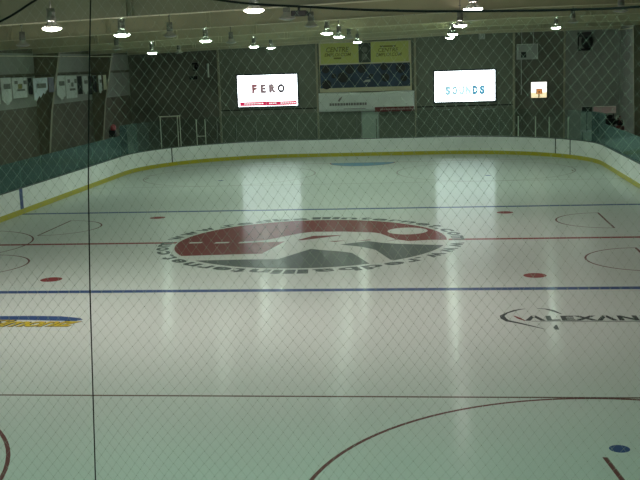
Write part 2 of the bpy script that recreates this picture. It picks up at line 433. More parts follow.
# ------------------------------------------------------------------ ice and its painted markings
HX, HY, R = 42.15, 98.0, 28.0
def corner_pts(cx, cy, a0, a1, r, n=24):
    return [(cx+r*cos(a0+(a1-a0)*k/n), cy+r*sin(a0+(a1-a0)*k/n)) for k in range(n+1)]
def loop(off=0, n=24):
    r = R+off; x, y = HX-R, HY-R
    return (corner_pts(x, y, 0, pi/2, r, n)+corner_pts(-x, y, pi/2, pi, r, n)+corner_pts(-x, -y, pi, 1.5*pi, r, n)+corner_pts(x, -y, 1.5*pi, 2*pi, r, n))
ice = build(MB().prism(loop(.05), lambda u, v, t: (u, v, t), -.04, 0), 'ice_rink', M['ice'])
struct(ice, 'white rink ice with painted lines')
Z1, Z2, Z3, Z4 = .006, .012, .018, .024
def flat(poly, z): return MB().add([(u, v, z) for u, v in poly], [tuple(range(len(poly)))])
def mark(mb, name, m, label): return tag(build(mb, name, m, ice), label)
def ring(cx, cy, r, w, a0=0, a1=2*pi, n=96, z=Z1):
    p = corner_pts(cx, cy, a0, a1, r, n); q = corner_pts(cx, cy, a0, a1, r-w, n)
    return MB().add([(x, y, z) for x, y in p+q], [(i, i+1, n+2+i, n+1+i) for i in range(n)])
def disc(cx, cy, rx, ry, z=Z1, n=64): return flat([(cx+rx*cos(2*pi*k/n), cy+ry*sin(2*pi*k/n)) for k in range(n)], z)
def strip(x0, x1, y0, y1, z=Z1): return flat([(x0, y0), (x1, y0), (x1, y1), (x0, y1)], z)

B = 23.76
mark(strip(-HX, HX, -B-.5, -B+.5), 'blue_line', M['paint_blue'], 'near blue line across the ice')
mark(strip(-HX, HX, B-.5, B+.5), 'blue_line', M['paint_blue'], 'far blue line across the ice')
mark(strip(-HX, HX, -.45, .45), 'centre_line', M['paint_red'], 'red centre line across the ice')
mark(strip(-HX, HX, -51.5, -51.28), 'free_play_line', M['paint_brown'], 'thin dark red line across the near end')
mark(strip(-HX, HX, 51.3, 51.55), 'free_play_line', M['paint_faint'], 'thin dark red line across the far end')
mark(strip(-38.6, 38.6, 84.3, 84.5), 'goal_line', M['paint_red'], 'far red goal line')
for sx in (-1, 1):
    s_ = 'left' if sx < 0 else 'right'
    mark(ring(22*sx, -66.4, 15, .22), 'faceoff_circle', M['paint_darkred'], 'large dark red circle at the near %s' % s_)
    mark(ring(22*sx, 66.4, 15, .22), 'faceoff_circle', M['paint_faint'], 'large faint circle at the far %s' % s_)
    mark(disc(22.1*sx, -59, .5, .5), 'free_pass_dot', M['paint_blue'], 'blue dot in the near %s circle' % s_)
    mark(disc(22.1*sx, 59, .5, .5), 'free_pass_dot', M['paint_blue'], 'blue dot in the far %s circle' % s_)
    mark(flat([(21.1*sx, -60.1), (21.35*sx, -60.1), (22.6*sx, -70), (22.35*sx, -70)], Z1), 'circle_line', M['paint_darkred'], 'short red line inside the near %s circle' % s_)
    for sy in (-1, 1):
        mark(disc(22*sx, 18.6*sy, 1, 1), 'faceoff_dot', M['paint_red'], 'red neutral dot, %s %s' % ('near' if sy < 0 else 'far', s_))
        a0 = pi/2 if sx > 0 else -pi/2
        yc = 11.6*sy
        d = ring(33*sx, yc, 5.7, .2, a0, a0+pi, 48)
        d.add([(33*sx-.12, yc-5.7, Z1), (33*sx+.12, yc-5.7, Z1), (33*sx+.12, yc+5.7, Z1), (33*sx-.12, yc+5.7, Z1)], [(0, 1, 2, 3)])
        mark(d, 'half_circle', M['paint_darkred'], 'small red half circle near the %s boards, %s of centre' % (s_, 'short' if sy < 0 else 'beyond'))
        mark(MB().add(strip(36.2*sx-.1, 36.2*sx+.1, 66.4*sy-3.5, 66.4*sy-1.5).v, [(0, 1, 2, 3)]).add(strip(36.9*sx-.8, 36.9*sx+.8, 66.4*sy+2.9, 66.4*sy+3.1).v, [(0, 1, 2, 3)]), 'hash_mark', M['paint_darkred'], 'small hash marks by the %s circle' % s_)
mark(ring(-HX, 0, 10.3, .2, -pi/2, pi/2, 48), 'referee_crease', M['paint_darkred'], 'thin red half circle at the left boards')
mark(flat([(6*cos(pi+pi*k/32), 84.3+6*sin(pi+pi*k/32)) for k in range(33)], Z1), 'goal_crease', M['paint_lightblue'], 'pale blue goal crease at the far end')
mark(ring(0, 84.3, 6.2, .2, pi, 2*pi, 32), 'crease_outline', M['paint_red'], 'red outline of the far crease')

# centre logo: red and grey disc with a white running figure and a ring of lettering
LR = 14.6
def arc(a0, a1, n=40): return [(LR*cos(a0+(a1-a0)*k/n), LR*sin(a0+(a1-a0)*k/n)) for k in range(n+1)]
logo = mark(disc(0, 0, LR+.2, LR+.2, Z2, 96), 'centre_logo', M['paint_white'], 'round red and grey logo with a white running figure')
LB = build
red = [(12.82, -.18), (10.6, -.75), (9.41, .18), (7.96, -.93), (9.19, .38), (8.25, 2.33), (7.27, 4.35), (6.57, 4.93), (3.23, 5.87), (-.55, 5.97),
       (-1.81, 5.06), (-5.15, .92), (-5.03, -.45), (-2.8, .01), (-4.18, -6.93)]
a_r = atan2(-.31, 14); a_l = atan2(-7.48, -11.84)
red_poly = arc(a_r, a_l+2*pi, 80)[::-1]          # from the lower left, over the top, to the right end
def tri(poly, z):
    """flat polygon, triangulated so that concave outlines fill cleanly"""
    from mathutils.geometry import tessellate_polygon
    t = tessellate_polygon([[Vector((u, v, 0)) for u, v in poly]])
    return MB().add([(u, v, z) for u, v in poly], [tuple(f) for f in t])
build(tri(red_poly+red, Z3), 'red_field', M['paint_logored'], logo)
g1 = [(-5.88, -9.99), (-2.08, -9.99), (.58, -4.63), (1.58, -5.25), (3.73, -6.21), (5.02, -7.1)]
ga0 = atan2(-9.92, -9.94); ga1 = atan2(-12.3, 6.89)
build(tri(g1+arc(ga1, ga0, 40), Z3), 'grey_field', M['paint_grey'], logo)
g2 = [(9.01, -10.8), (7.31, -5.6), (5.81, -3.83), (3.39, -2.3), (6.23, -.44), (7.89, -1.64), (9.7, -2.35)]
build(tri(g2+arc(atan2(-3.26, 13.7), atan2(-10.72, 9.01), 24), Z3), 'grey_field', M['paint_grey'], logo)
sl = MB()
for p in ([(-1.49, .84), (-.13, 3.28), (2.31, 3.55), (3.21, 3.48), (.62, 1.63), (-1.22, .45)], [(1.9, -.2), (3.82, .09), (2.7, -.68)], [(4.94, -.41), (6.28, .53), (6.63, .08)]):
    q = tri(p, Z3); sl.add(q.v, q.f)
build(sl, 'red_sliver', M['paint_logored'], logo)
ds = MB()
for p in ([(-13.28, -.62), (-11.97, -.52), (-11.91, .21), (-13.35, .13)], [(-10.47, -.81), (-8.95, -.67), (-8.87, .06), (-10.41, -.02)],
          [(-7.8, -.93), (-4.66, -.05), (-4.78, .9), (-7.75, -.02)]):
    ds.add([(u, v, Z4) for u, v in p], [(0, 1, 2, 3)])
build(ds, 'white_dash', M['paint_white'], logo)
build(disc(10.3, 5.7, 2.25, 2.3, Z4), 'white_ball', M['paint_white'], logo)
# ring lettering, read clockwise with the letter tops outward
ringt = MB(); word = 'www.redballinternet.com'
r0 = 15.15; hgt = 1.85
for rep in range(2):
    a = -0.12 - rep*pi
    wd = []
    for ch in word: wd.append({'w': 1.35, '.': .55, 'l': .55, 'i': .55, 'm': 1.5, 't': .75, 'r': .8}.get(ch, 1.1))
    step = (pi-.06)/sum(wd)
    for ch, w in zip(word, wd):
        vs, fs, asp = text_polys(ch, bold=.035)
        cw = w*step*.84
        tall = 1.0 if ch in 'dbltif' else .74
        if ch == '.': tall = .2
        pts = []
        for u, v in vs:
            rr = r0+v*hgt*tall; an = a-u*cw
            pts.append((rr*cos(an), rr*sin(an), Z2))
        ringt.add(pts, fs); a -= w*step
build(ringt, 'ring_lettering', M['paint_letter'], logo)

# two adverts under the near blue line
t = MB(); ice_text(t, 'Simoniz', -21.2, -13.7, -35.5, -33.25, Z2, shear=.4, bold=.02, space=.92)
ad = mark(t, 'yellow_lettering', M['paint_yellow'], 'slanted yellow lettering with a blue bar at the left')
t = MB(); ice_text(t, 'Simoniz', -21.1, -13.6, -35.62, -33.3, Z1, shear=.4, bold=.05, space=.92)
build(t, 'letter_shadow', M['paint_black'], ad)
build(tri([(-22, -32.3), (-18.5, -32.25), (-16, -32.4), (-14.2, -33.0), (-13.8, -33.5), (-14.2, -33.9), (-16, -33.75), (-18.5, -33.5), (-22, -33.4)], Z3), 'blue_bar', M['paint_blue'], ad)
t = MB()
ice_text(t, '\u039bLEX\u039bNDER', 19.75, 32.1, -34.3, -32.8, Z2, bold=.045, space=1.12)
ad = mark(t, 'black_lettering', M['paint_black'], 'black lettering with a thin arrowhead outline at the right')
t = MB()
def stroke(pts, ws, z=Z2):
    n = len(pts); L = []; Rr = []
    for i, p in enumerate(pts):
        a = Vector(pts[max(0, i-1)]); b = Vector(pts[min(n-1, i+1)]); d = (b-a).normalized(); nn = Vector((-d.y, d.x))
        L.append(Vector(p)+nn*ws[i]/2); Rr.append(Vector(p)-nn*ws[i]/2)
    return MB().add([(q.x, q.y, z) for q in L+Rr], [(i, i+1, n+i+1, n+i) for i in range(n-1)])
for pts, ws in (([(18.55, -34.5), (18.25, -33.6), (18.2, -32.85), (18.6, -32.0), (19.28, -31.19), (19.68, -30.88), (20.07, -30.73)], [.3, .42, .36, .22, .28, .2, .08]),
                ([(21.0, -30.6), (21.6, -30.8), (22.0, -31.2), (22.6, -32.4)], [.1, .2, .4, .1]),
                ([(18.39, -34.2), (19.2, -34.9), (20.0, -35.7), (20.95, -36.7)], [.4, .3, .22, .06]),
                ([(21.75, -36.8), (21.72, -36.2), (21.85, -35.5)], [.3, .35, .1]),
                ([(20.2, -34.45), (28.2, -34.6)], [.1, .1])):
    q = stroke(pts, ws); t.add(q.v, q.f)
build(t, 'arrowhead_outline', M['paint_black'], ad)
q = stroke([(19.07, -32.86), (19.4, -33.6), (19.75, -34.3)], [.12, .3, .12])
build(q, 'red_stroke', M['paint_logored'], ad)

# ------------------------------------------------------------------ dasher boards and glass
def sweep(o0, o1, z0, z1, pts_n=28):
    a = loop(o0, pts_n); b = loop(o1, pts_n); n = len(a)
    vs = [(x, y, z) for q, z in ((a, z0), (b, z0), (b, z1), (a, z1)) for x, y in q]
    return MB().add(vs, [(k*n+i, k*n+(i+1) % n, ((k+1) % 4)*n+(i+1) % n, ((k+1) % 4)*n+i) for k in range(4) for i in range(n)])
bd = empty('dasher_boards', (0, HY, 0), 'continuous white rink boards with yellow kick strip and dark cap', 'rink boards')
build(sweep(0, .5, .0, 3.45), 'white_facing', M['boards'], bd, )
build(sweep(-.06, 0, 0, .72), 'kick_strip', M['kick'], bd)
build(sweep(-.06, .56, 3.45, 3.58), 'cap_rail', M['cap'], bd)
def on_arc(sx, ang, off): return (sx*(HX-R+(R+off)*cos(ang)), HY-R+(R+off)*sin(ang))
for sx, x, y, nm in ((-1, -36.8, 85.6, 'joint'), (1, 34.0, 85.6, 'joint'), (1, 36.6, 82.9, 'joint')):
    an = atan2(y-(HY-R), abs(x)-(HX-R)); p = on_arc(sx, an, -.02)
    j = MB(); r1 = an+.0045; r2 = an-.0045
    q = [on_arc(sx, r, o) for r, o in ((r1, -.04), (r2, -.04), (r2, .02), (r1, .02))]
    j.prism(q, lambda u, v, t_: (u, v, t_), .72, 3.45); build(j, 'panel_joint', M['joint'], bd)
for sx in (-1, 1):
    for y, m_, w in ((B, 'blueboard', .5), (0, 'redboard', .45), (-B, 'blueboard', .5)):
        xx = sx*HX
        build(MB().box(min(xx, xx-sx*.05), max(xx, xx-sx*.05), y-w, y+w, .72, 3.45), 'line_stripe', M[m_], bd)

def pane(p, q, z1, m, label, group):
    d = Vector((q[0]-p[0], q[1]-p[1])); L = d.length; d /= L; nn = Vector((-d.y, d.x))*.025
    a = Vector(p)+d*.04; b = Vector(q)-d*.04
    poly = [(a+nn)[:], (b+nn)[:], (b-nn)[:], (a-nn)[:]]
    o = build(MB().prism(poly, lambda u, v, t_: (u, v, t_), 3.585, z1), 'glass_shield', m)
    tag(o, label, 'glass pane', group)
JOINT = {1: [0, .14, .285, .426, .564, .738, .852, .988, 1.131, 1.274, pi/2], -1: [0, .135, .27, .405, .539, .682, .846, .99, 1.131, 1.274, pi/2]}
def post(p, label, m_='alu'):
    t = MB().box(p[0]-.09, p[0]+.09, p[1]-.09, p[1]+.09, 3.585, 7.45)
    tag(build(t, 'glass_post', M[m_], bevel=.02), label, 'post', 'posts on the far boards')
for sx, sn in ((-1, 'left'), (1, 'right')):
    ys = [10+7.5*k for k in range(9)]
    for k in range(8):
        pane((sx*(HX+.25), ys[k]), (sx*(HX+.25), ys[k+1]), 7.15, M['sideglass'], '%s low teal glass pane on the %s side boards, counted from the far corner' % (ORD[8-k], sn), 'low panes on the %s boards' % sn)
    for k in range(10):
        a0, a1 = JOINT[sx][k], JOINT[sx][k+1]
        pane(on_arc(sx, a0, .25), on_arc(sx, a1, .25), 8.9, M['endglass'], '%s tall pane of the curved far %s corner, counted from the low side glass' % (ORD[k+1], sn), 'tall panes of the far %s corner' % sn)
        k0 = 3 if sx > 0 else 6
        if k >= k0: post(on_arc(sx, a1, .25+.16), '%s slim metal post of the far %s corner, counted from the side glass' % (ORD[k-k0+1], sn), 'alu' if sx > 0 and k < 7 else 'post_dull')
xs = [-(HX-R)+2*(HX-R)*k/7 for k in range(8)]
for k in range(7):
    pane((xs[k], HY+.25), (xs[k+1], HY+.25), 8.9, M['endglass'], '%s clear pane from the left on the straight far boards' % ORD[k+1], 'tall panes behind the far goal')
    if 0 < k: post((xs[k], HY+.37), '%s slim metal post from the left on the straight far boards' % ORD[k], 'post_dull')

SCALING = HALL_CAM_SCALED
# ------------------------------------------------------------------ lit adverts on the end wall
def case(name, x0, x1, z0, z1, label, cat, d=.5, fm='screen_frame', b=.35):
    t = empty(name, ((x0+x1)/2, YW-d, z0), label, cat)
    build(MB().box(x0-b, x1+b, YW-d+.06, YW-.005, z0-b, z1+b), 'case', M[fm], t, bevel=.04)
    return t
Y1 = YW-.5
t = case('lit_sign', -33.85, -19.25, 8.85, 16.3, 'glowing white advert reading FERO with a red strip below', 'illuminated sign')
build(MB().box(-33.85, -19.25, Y1, Y1+.06, 8.85, 16.3), 'lit_face', M['screen'], t)
for ch, x0, x1, m_ in (('F', -30.3, -29.2, 'scr_t1'), ('E', -28.2, -27.0, 'scr_t2'), ('R', -26.1, -24.5, 'scr_t2'), ('O', -24.0, -22.4, 'scr_t3')):
    q = MB(); z0, z1 = 11.95, 14.15
    wall_text(q, ch, x0-.1, x1+.15, z0, z1, Y1-.02, bold=.085)
    if ch != 'O':
        for z in (z0, z1-.12): q.add([(x0-.18, Y1-.025, z), (x0+.45, Y1-.025, z), (x0+.45, Y1-.025, z+.12), (x0-.18, Y1-.025, z+.12)], [(0, 1, 2, 3)])
    build(q, 'letter', M[m_], t)
build(MB().box(-33.5, -19.4, Y1-.02, Y1, 8.95, 9.95), 'red_strip', M['scr_red'], t)
q = MB()
x = -32.4
while x < -19.9:
    w = random.uniform(.25, .6)
    if not (-24.6 < x < -23.6 or -27.6 < x < -26.9): q.box(x, min(x+w, -19.7), Y1-.035, Y1-.02, 9.35, 9.62)
    x += w+random.uniform(.08, .16)
build(q, 'strip_print', M['scr_white'], t)
build(MB().box(-23.6, -20.4, Y1-.02, Y1, 11.0, 11.12), 'fine_print', M['scr_b3'], t)

t = case('lit_sign', 13.9, 28.1, 8.68, 15.85, 'glowing white advert reading SOUNDS in blue letters', 'illuminated sign')
build(MB().box(13.9, 28.1, Y1, Y1+.06, 8.68, 15.85), 'lit_face', M['screen'], t)
for k, (ch, m_) in enumerate(zip('SOUNDS', ('scr_b2', 'scr_b2', 'scr_b3', 'scr_b3', 'scr_b1', 'scr_b1'))):
    x0 = 16.35+k*1.62; q = MB(); wall_text(q, ch, x0, x0+1.3, 10.2, 12.4, Y1-.02, bold=.09)
    build(q, 'letter', M[m_], t)
q = MB()
x = 17.0
while x < 24.8: q.box(x, x+.5, Y1-.02, Y1, 9.4, 9.5); x += .7
build(q, 'fine_print', M['scr_b3'], t)

t = case('lit_sign', 36.55, 40.15, 9.05, 12.7, 'small square lit sign with an orange emblem', 'illuminated sign', b=.15)
build(MB().box(36.55, 40.15, Y1, Y1+.06, 10.3, 12.7), 'lit_face', M['box_white'], t)
build(MB().box(36.55, 40.15, Y1, Y1+.06, 9.05, 10.3), 'lit_base', M['box_yellow'], t)
q = MB(); q.prism([(37.75, 9.95), (39.1, 9.95), (39.1, 11.1), (37.75, 11.1)], lambda u, v, s_: (u, s_, v), Y1-.04, Y1)
build(q, 'orange_emblem', M['box_orange'], t)
q = MB()
for a, b, c, d in ((37.7, 39.15, 11.0, 11.15), (37.7, 37.85, 9.9, 11.1), (39.0, 39.15, 9.9, 11.1), (38.2, 38.5, 9.1, 9.95), (38.25, 38.6, 10.2, 10.6)):
    q.box(a, b, Y1-.06, Y1-.03, c, d)
build(q, 'emblem_outline', M['box_brown'], t)

# ------------------------------------------------------------------ scoreboard, banner
t = empty('scoreboard', (-3, YW-.7, 12.5), 'wide unlit scoreboard with two olive adverts over a dark blue panel', 'scoreboard')
Y2 = YW-.9
build(MB().box(-13.7, 8.4, Y2+.1, YW, 11.7, 23.45), 'cabinet', M['steel'], t, bevel=.05)
build(MB().box(-13.5, 8.1, Y2, Y2+.1, 12.7, 18.25), 'navy_panel', M['navy'], t)
for nm, x0, x1 in (('advert_panel', -13.2, -4.15), ('advert_panel', -1.15, 7.8)):
    a = build(MB().box(x0, x1, Y2-.02, Y2+.1, 18.55, 23.3), nm, M['cream'], t)
    q = MB()
    if x0 < -5:
        wall_text(q, 'CENTRE', -11.9, -6.4, 21.2, 22.4, Y2-.04, bold=.02, shear=.2)
        wall_text(q, 'EMPLOI.COM', -12.3, -5.9, 20.2, 21.0, Y2-.04, bold=.02, shear=.2)
        q.box(-10.1, -8.3, Y2-.05, Y2-.02, 19.55, 19.95)
    else:
        q.box(1.0, 4.8, Y2-.05, Y2-.02, 22.05, 22.4)
        wall_text(q, 'CENTRE', .6, 5.4, 20.9, 21.85, Y2-.04, bold=.02, shear=.2)
        wall_text(q, 'EMPLOI.COM', .1, 6.2, 19.85, 20.7, Y2-.04, bold=.02, shear=.2)
    build(q, 'advert_lettering', M['olive'], a)
a = build(MB().box(-4.1, -1.2, Y2-.02, Y2+.1, 18.55, 23.2), 'emblem_panel', M['emblem'], t)
q = MB().lathe([(.0, 0), (.7, 0), (.7, .05), (0, .05)], n=18)
q.v = [(-2.65+u, Y2-.05+w, 21.6+v) for u, v, w in q.v]
q.prism([(-3.3, 20.7), (-2.2, 20.6), (-1.9, 19.6), (-2.5, 19.1), (-3.4, 19.3)], lambda u, v, s_: (u, s_, v), Y2-.05, Y2-.02)
build(q, 'emblem_mark', M['emblem2'], a)
for cx, cz, r in ((-12.1, 17.2, .95), (-6.3, 17.1, 1.15), (-3.4, 17.2, 1.1), (1.9, 17.5, .9), (5.9, 17.0, 1.15), (-8.0, 15.2, 1.25), (-12.0, 13.6, 1.15), (2.2, 14.9, 1.0), (-10.2, 15.6, .6), (6.6, 14.6, .8), (-1.2, 15.3, .6)):
    q = MB().lathe([(0, 0), (r*.94, 0), (r, .05), (r, .1)], n=22)
    q.v = [(cx+u, Y2-.08+w, cz+v) for u, v, w in q.v]
    build(q, 'round_window', M['black'], t)
q = MB().prism([(-3.2, 13.9), (-1.4, 14.0), (-1.5, 14.5), (-2.6, 14.45)], lambda u, v, s_: (u, s_, v), Y2-.04, Y2)
q.prism([(-2.4, 14.9), (-1.9, 14.95), (-1.9, 15.15)], lambda u, v, s_: (u, s_, v), Y2-.04, Y2)
build(q, 'white_mark', M['palegrey'], t)

t = empty('hanging_banner', (-2.7, YW-1, 7), 'long white vinyl banner hanging under the scoreboard', 'banner')
q = MB(); NX = 48
bx0, bx1 = -14.0, 9.0
for r_ in range(7):
    for k in range(NX+1):
        u = k/NX; v = r_/6
        q.v.append((bx0+(bx1-bx0)*u, YW-1.05+.09*sin(u*19+v*2)+.05*sin(u*43)*(1-v), 7.05+v*4.5+.1*sin(u*9)*v))
for r_ in range(6):
    for k in range(NX):
        i = r_*(NX+1)+k; q.f.append((i, i+1, i+NX+2, i+NX+1)); q.mi.append(0)
cl = build(q, 'vinyl_sheet', M['vinyl'], t, True)
so = cl.modifiers.new('thickness', 'SOLIDIFY'); so.thickness = .01
Y3 = YW-1.25
q = MB(); q.box(-.5, 8.9, Y3, Y3+.06, 6.75, 7.9)
a = build(q, 'red_strip', M['vinylred'], t)
q = MB(); x = .8
while x < 8.3: w = random.uniform(.3, .7); q.box(x, x+w, Y3-.02, Y3, 7.15, 7.5); x += w+.12
build(q, 'strip_print', M['vinylpink'], a)
q = MB(); x = -11.4
q.prism([(-9.4, 9.6), (-8.9, 10.3), (-8.2, 10.7), (-8.6, 10.0), (-9.0, 9.4)], lambda u, v, s_: (u, s_, v), Y3, Y3+.05)
while x < -2.6: w = random.uniform(.35, .6); q.box(x, x+w, Y3, Y3+.05, 8.5, 9.1); x += w+.15
build(q, 'banner_print', M['print_grey'], t)
q = MB().box(-8.0, -2.7, Y3, Y3+.05, 7.6, 7.75)
build(q, 'fine_print', M['print_grey'], t)
q = MB()
for x in (-13.9, -6, 2, 8.9): q.tube([(x, YW-1.05, 11.5), (x, YW-1.0, 11.66)], .03, 6)
build(q, 'tie_cord', M['rope'], t)

# ------------------------------------------------------------------ equipment on the end wall
t = empty('unit_heater', (35.4, YW-1.6, 18), 'grey box heater with a black opening, hung beside a wall column', 'heater')
build(MB().box(33.1, 37.9, YW-2.4, YW-.9, 18.05, 21.6), 'housing', M['grey'], t, bevel=.08)
q = MB().box(34.0, 35.2, YW-2.45, YW-2.38, 18.5, 19.8); build(q, 'fan_opening', M['black'], t)
q = MB()
for x in (34.2, 36.9): q.tube([(x, YW-1.6, 21.6), (x, YW-1.6, zr(x)+2.5)], .07, 6)
build(q, 'hanger_rod', M['palegrey'], t)
build(MB().tube([(34.2, YW-1.0, 18.05), (34.2, YW-.9, 10), (34.2, YW-.5, 9.9)], .1, 6), 'gas_pipe', M['grey'], t)

def horn(name, x, z, lab, s=1, flip=1):
    t = empty(name, (x, YW-1.5, z), lab, 'loudspeaker')
    build(MB().box(x-1.3*s, x+1.3*s, YW-1.9, YW-.8, z+.9*s, z+1.75*s), 'driver_box', M['black'], t, bevel=.1)
    q = MB().lathe([(.35*s, .9*s), (.55*s, .4*s), (1.0*s, .05*s), (1.45*s, -.25*s), (1.35*s, -.25*s), (.9*s, .1*s), (.3*s, .7*s)], n=20)
    q.v = [(x+.6*s*flip+u*.8, YW-1.4-w, z+v) for u, v, w in q.v]
    build(q, 'horn', M['black'], t, True)
    build(MB().box(x-1.2*s, x+1.3*s, YW-1.5, YW-1.1, z-1.75*s, z-1.3*s).box(x-1.25*s, x-1.05*s, YW-1.5, YW-1.2, z-1.5*s, z+1*s).box(x-.1, x+.1, YW-1.3, YW-.003, z-.1, z+.15), 'bracket', M['darkcloth'], t)
horn('mounted_loudspeaker', 48.6, 21.75, 'large black loudspeaker high on the right part of the end wall', 1.2)
horn('mounted_loudspeaker', -43.9, 18.9, 'small black loudspeaker high in the dark left bay', .55)
tag(build(MB().tube([(-41.1, YW-.4, 16.2), (-41.1, YW-.4, 19.5)], .32, 10), 'wall_canister', M['grey']), 'pale grey upright canister beside the small loudspeaker', 'canister')
tag(build(MB().box(-45.7, -43.7, YW-.5, YW, 15.8, 16.6), 'wall_box', M['black'], bevel=.05), 'low black box under the small loudspeaker', 'box')
tag(build(MB().box(24.3, 25.8, YW-.8, YW, 23.1, 24.3), 'emergency_light', M['palegrey'], bevel=.08), 'small pale box light at the top of the end wall', 'light')

# black clamp box under the nearest beam
t = empty('junction_box', (2, -18.9, 23.3), 'small black box hung under the nearest roof beam', 'box')
build(MB().box(1.35, 2.65, -19.3, -18.6, 22.95, 23.42), 'box_body', M['black'], t, bevel=.05)
build(MB().tube([(2.5, -18.9, 23.3), (2.9, -18.9, 23.05)], .16, 8), 'spout', M['black'], t)
build(MB().box(1.9, 2.1, -19, -18.8, 23.4, zr(2)-.1), 'clip', M['black'], t)

# ------------------------------------------------------------------ left wall banners
defs = [(50.2, 54.1, 13.9, 18.1, 'ban_white', 0), (54.5, 58.8, 13.6, 18.1, 'ban_white', 1), (59.1, 65.6, 14.6, 18.0, 'ban_white', 2), (65.9, 67.7, 15.0, 17.9, 'ban_dark', 9),
        (68.3, 75.3, 13.4, 17.8, 'ban_blue', 3), (75.6, 78.4, 15.1, 17.8, 'ban_mauve', 9), (79.7, 84.4, 13.5, 18.0, 'ban_white', 1), (84.6, 90.9, 13.6, 17.9, 'ban_white', 2),
        (91.2, 93.9, 14.2, 17.8, 'ban_dark', 9), (94.2, 97.5, 14.0, 17.7, 'ban_white', 1), (97.9, 99.9, 13.9, 17.7, 'ban_dark', 9), (100.4, 102.8, 14.3, 17.7, 'ban_dark', 9),
        (104.2, 106.3, 13.9, 17.7, 'ban_white', 4), (107.4, 109.6, 14.6, 17.7, 'ban_yellow', 9)]
blab = ['white wall banner cut off by the photo edge', 'white wall banner with pointed hem, next to the photo edge', 'wide white wall banner with gold and dark print',
        'narrow black banner right of the gold printed one', 'pale blue-white banner with a zigzag hem', 'mauve-grey banner against the nearer left column',
        'white banner just past the nearer left column', 'wide white banner with two dark emblems', 'black banner right of the emblem banner',
        'white banner between two black ones', 'dark banner crossed by the net cable', 'second dark banner right of the net cable', 'slim white pointed banner against the farther left column', 'slim cream banner at the end of the row']
XB = -57.0
for (y0, y1, z0, z1, m_, st), lb in zip(defs, blab):
    n_ = 14; q = MB()
    lows = []
    for k in range(n_+1):
        u = k/n_
        if st == 3: lo = z0+(2.0*u)+(.5 if k % 4 < 2 else 0)
        elif st == 1: lo = z0+.9*abs(2*u-1)
        elif st == 4: lo = z0+1.2*abs(u-.4)
        else: lo = z0
        lows.append(lo)
    for k in range(n_+1):
        y = y0+(y1-y0)*k/n_; wv = .06*sin(k*1.7)
        q.v += [(XB+wv, y, z1), (XB+wv*1.5, y, (z1+lows[k])/2), (XB+wv*2, y, lows[k])]
    for k in range(n_):
        for j in range(2):
            q.f.append((k*3+j, k*3+3+j, k*3+4+j, k*3+1+j)); q.mi.append(0)
    t = empty('wall_banner', (XB, (y0+y1)/2, z0), lb, 'banner', 'banners on the left wall')
    c = build(q, 'cloth', M[m_], t); sm = c.modifiers.new('thickness', 'SOLIDIFY'); sm.thickness = .01; sm.offset = 0
    build(MB().tube([(XB, y0, z1), (XB, y1, z1)], .05, 6), 'hanging_rod', M['palegrey'], t)
    if st in (1, 2, 3, 4):
        p = MB(); d = y1-y0; h = z1-z0
        for a, b, c1, c2 in ([(.2, .45, .45, .7), (.45, .8, .45, .7)] if st != 2 else [(.1, .3, .6, .8), (.4, .6, .35, .6), (.7, .9, .55, .8), (.25, .75, .12, .25)]):
            p.box(XB+.14, XB+.17, y0+a*d, y0+b*d, z0+h*(.25+.75*c1), z0+h*(.25+.75*c2))
        build(p, 'banner_print', M['ban_print'], t)
        if st == 2 and y0 < 70:
            build(MB().box(XB+.17, XB+.2, y0+.3*d, y0+.55*d, z0+.45*h, z0+.68*h), 'gold_patch', M['ban_gold'], t)
for a, b, w in ((46.2, 78.8, 'nearer'), (79.2, 110.8, 'farther')):
    tag(build(MB().tube([(XB, a, 18.25), (XB, (a+b)/2, 18.15), (XB, b, 18.25)], .04, 6), 'banner_cable', M['rope']), 'dark cable carrying the %s banners along the left wall' % w, 'cable')

# ------------------------------------------------------------------ things beside the rink
t = empty('goal_lamp', (-53.2, 100, FL), 'red lamp on a black box behind the far left corner', 'lamp')
build(MB().tube([(-53.3, 100, FL), (-53.3, 100, 4.9)], .12), 'post', M['alu'], t)
build(MB().box(-53.95, -52.6, 99.5, 100.5, 4.9, 6.35), 'lamp_box', M['black'], t, bevel=.06)
build(MB().lathe([(0, 1.25), (.35, 1.15), (.55, .8), (.6, .3), (.6, 0), (0, 0)], (-53.1, 100, 6.35)), 'red_dome', M['redlamp'], t, True)

t = empty('pipe_gate', (-46, 120, FL), 'pale metal pipe gate frame in front of the dark left bay', 'gate')
build(MB().tube([(-48.6, 120, 7.85), (-43.7, 120, 7.95)], .12), 'top_bar', M['alu'], t)
for x in (-48.4, -44.4, -43.85): build(MB().tube([(x, 120, FL), (x, 120, 7.9)], .1), 'upright', M['alu'], t)
t = empty('pipe_rail', (-38.5, 118, FL), 'pair of pale upright pipes right of the pipe gate', 'rail')
for x in (-39.6, -37.6): build(MB().tube([(x, 118, FL), (x, 118, 7.2)], .11), 'upright', M['alu'], t)
build(MB().tube([(-39.6, 118, 3.4), (-37.6, 118, 3.4)], .09), 'cross_bar', M['alu'], t)

